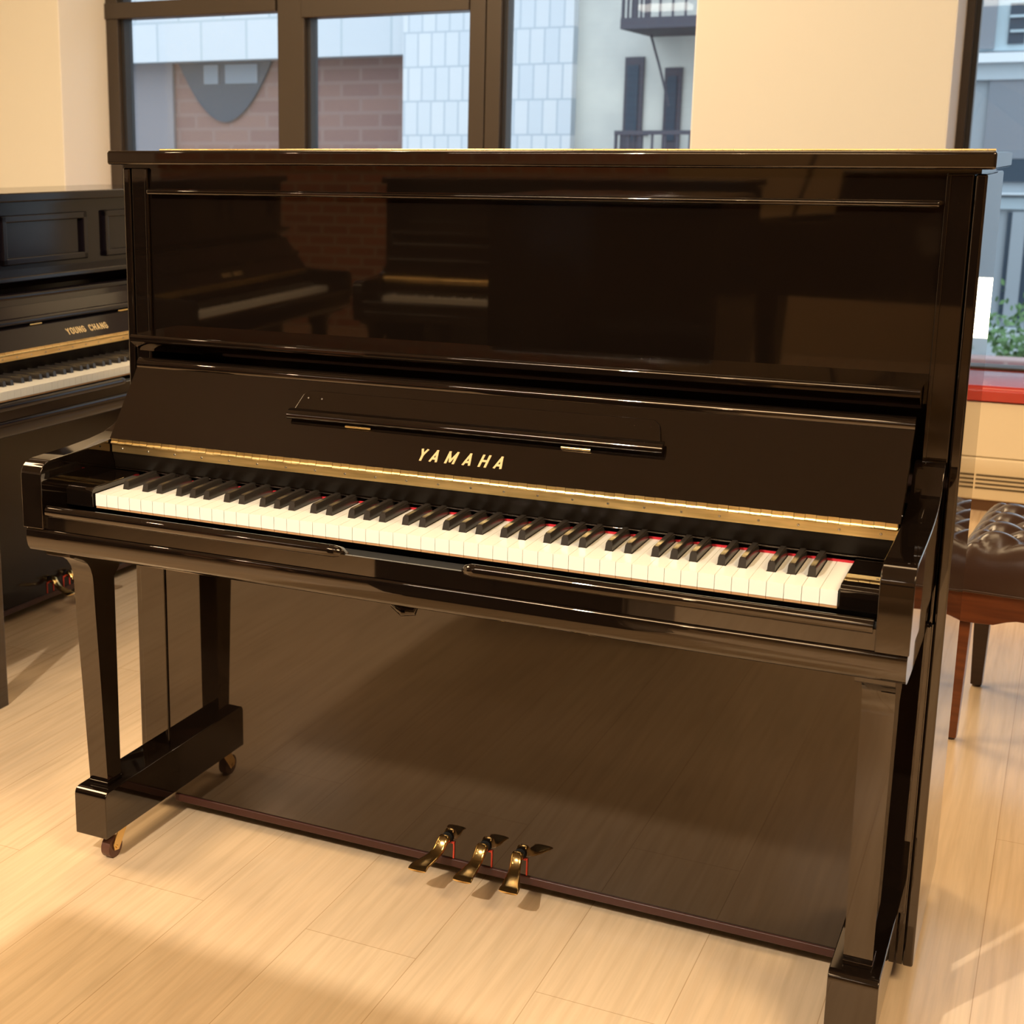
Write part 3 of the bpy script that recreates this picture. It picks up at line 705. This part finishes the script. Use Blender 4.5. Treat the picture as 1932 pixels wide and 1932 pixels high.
rel(box('grey_pillar', (x0-.6, YB+.30, -3), (x1, YB+.37, zb), mat('grey_render', (.24, .23, .25), .8)), t)

x3, _ = pxz(1420, 100)
t2 = thing('apartment_block', 'pale plastered apartment block with dark fire escape seen beside the cream pier', 'building', (x3, YB, -3))
rel(box('plaster_wall', (x2, YB-.0, -3), (x3, YB+1, zt_), PLAST), t2)
for (u0, v0, u1, v1) in ((1180, 108, 1208, 285), (1255, 128, 1280, 285)):
    x0, z1 = pxz(u0, v0, YB-.03); x1, z0 = pxz(u1, v1, YB-.03)
    f = rel(box('window', (x0, YB-.03, z0-.6), (x1, YB+.02, z1), IRON), t2)
    g_ = box('pane', (x0+.03, YB-.04, z0+.1), (x1-.05, YB-.028, z1-.08), DGLASS); g_.parent = f
# fire escape platforms with railings
def escape(zf, u0, u1, ytop, nm):
    x0 = pxz(u0, 50, 12)[0]; x1 = pxz(u1, 50, 12)[0]
    bm = bmesh.new(); bm_box(bm, (x0, 11.9, zf), (x1, YB, zf+.10)); 
    f = rel(obj('platform', bm, IRON), t2)
    bm = bmesh.new(); x = x0
    while x < x1:
        bm_box(bm, (x, 11.92, zf+.1), (x+.02, 11.94, zf+.95)); x += .12
    bm_box(bm, (x0, 11.91, zf+.93), (x1, 11.95, zf+.97)); y = 11.95
    while y < YB:
        bm_box(bm, (x0, y, zf+.1), (x0+.02, y+.02, zf+.95)); y += .15
    bm_box(bm, (x0, 11.92, zf+.93), (x0+.03, YB, zf+.97))
    r_ = obj('railing', bm, IRON); r_.parent = f
    return x0, x1
zf = at(1250, 52, 'y', 11.9).z
escape(zf, 1176, 1500, 0, 'a')
zf2 = at(1250, 250, 'y', 11.9).z-.95
escape(zf2, 1172, 1500, 0, 'b')
bm = bmesh.new(); p_ = at(1228, 66, 'y', 12.4); q_ = at(1262, 200, 'y', 12.4); bm_tube(bm, [p_, at(1243, 120, 'y', 12.4), q_], .012, 6)
rel(obj('hanging_cable', bm, IRON), t2)

# building seen through the right window
YR = 20.0
t3 = thing('office_building', 'grey blue office building with curtained windows seen through the right window', 'building', (0, YR, -3))
x0 = pxz(1700, 200, YR)[0]; x1 = pxz(2300, 200, YR)[0]
rel(box('facade_wall', (x0, YR, -3), (x1, YR+1, 12), STONE), t3)
def rr(nm, u0, v0, u1, v1, m, d, bar=0):
    a_ = pxz(u0, v0, YR-d); b2 = pxz(u1, v1, YR-d)
    return rel(box(nm, (a_[0], YR-d, b2[1]), (b2[0], YR+.01, a_[1]), m), t3)
rr('curtained_window', 1700, -120, 2100, 90, CURT, .03)
rr('mullion', 1866, -120, 1875, 92, STONE2, .10)
rr('shop_panel', 1908, 6, 1932, 82, DGLASS, .06)
for v_ in (28, 56): rr('shelf_bar', 1906, v_, 1934, v_+4, CURT, .09)
rr('cornice', 1700, 104, 2100, 112, mat('white_cornice', (.75, .82, .87), .6), .18)
rr('spandrel', 1700, 112, 2100, 146, mat('pale_panel', (.46, .55, .61), .6), .08)
rr('dark_window', 1868, 150, 2100, 300, STONE2, .05)
rr('lower_glazing', 1700, 300, 2100, 345, DGLASS, .05)
rr('cornice', 1700, 362, 2100, 370, mat('white_cornice', (.70, .78, .84), .6), .14)
rr('spandrel', 1700, 371, 2100, 398, mat('pale_panel', (.42, .52, .58), .6), .06)
rr('lower_glazing', 1902, 400, 2100, 610, DGLASS, .05)
rr('mullion', 1911, 400, 1916, 610, STONE, .09)
rr('plinth', 1700, 612, 2300, 780, mat('pale_stone', (.52, .60, .64), .7), .3)
# low brick wall and shrub in front of it, added glowing sign off to the right
a_ = at(1700, 668, 'y', 14); b2 = at(2300, 700, 'y', 14)
tag(box('low_wall', (-3, 14, -3), (9, 14.3, a_.z), PINKB), 'low pink brick wall across the street below the right window', 'wall')
c_ = at(1925, 655, 'y', 16)
bm = bmesh.new()
for i in range(900):
    p = Vector((random.gauss(0, .42), random.gauss(0, .3), random.gauss(0, .28)))
    d = Vector((random.gauss(0, 1), random.gauss(0, 1), random.gauss(0, 1))).normalized()*.05; e = d.orthogonal().normalized()*.03
    vs = [bm.verts.new(p+q) for q in (d, e, -d, -e)]; bm.faces.new(vs)
sh = obj('shrub', bm, LEAF); sh.location = c_+Vector((.12, 0, 0)); tag(sh, 'small green shrub above the low brick wall, right edge', 'plant')
bm = bmesh.new(); bm_tube(bm, [(0, 0, -1.6), (0, 0, 0)], [.03, .02], 6); obj('stem', bm, WALNUT_D, sh)
GLOW = mat('glow_panel', (1, .9, .7), .5, emit=(1, .82, .55), es=9)  # added glow, mirrored as the bright patch in the piano side
tag(box('glow_panel', (1.22, 12.6, -.42), (1.95, 12.75, .12), GLOW, bevel=.02), 'added glowing panel, out of view, mirrored in the side of the big piano', 'light_panel')

# ---------------------------------------------------------------- ceiling lamps that mirror in the glass
LAMPM = mat('lamp_panel', (1, 1, 1), .5, emit=(1, .93, .82), es=4)
for x, y, zz_ in ((-3.28, -5.2, 2.70), (-.02, -5.2, 2.62)):
    l_ = tag(box('ceiling_light', (x-.26, y-.12, zz_), (x+.26, y+.12, zz_+.06), LAMPM, bevel=.01), 'long white ceiling light mirrored in the %s window glass' % ('left' if x < -1 else 'right'), 'ceiling light')
    bm = bmesh.new()
    for dx in (-.2, .2): bm_tube(bm, [(x+dx, y, zz_+.06), (x+dx, y, HT)], .006, 6)
    obj('hanger', bm, STEEL, l_)
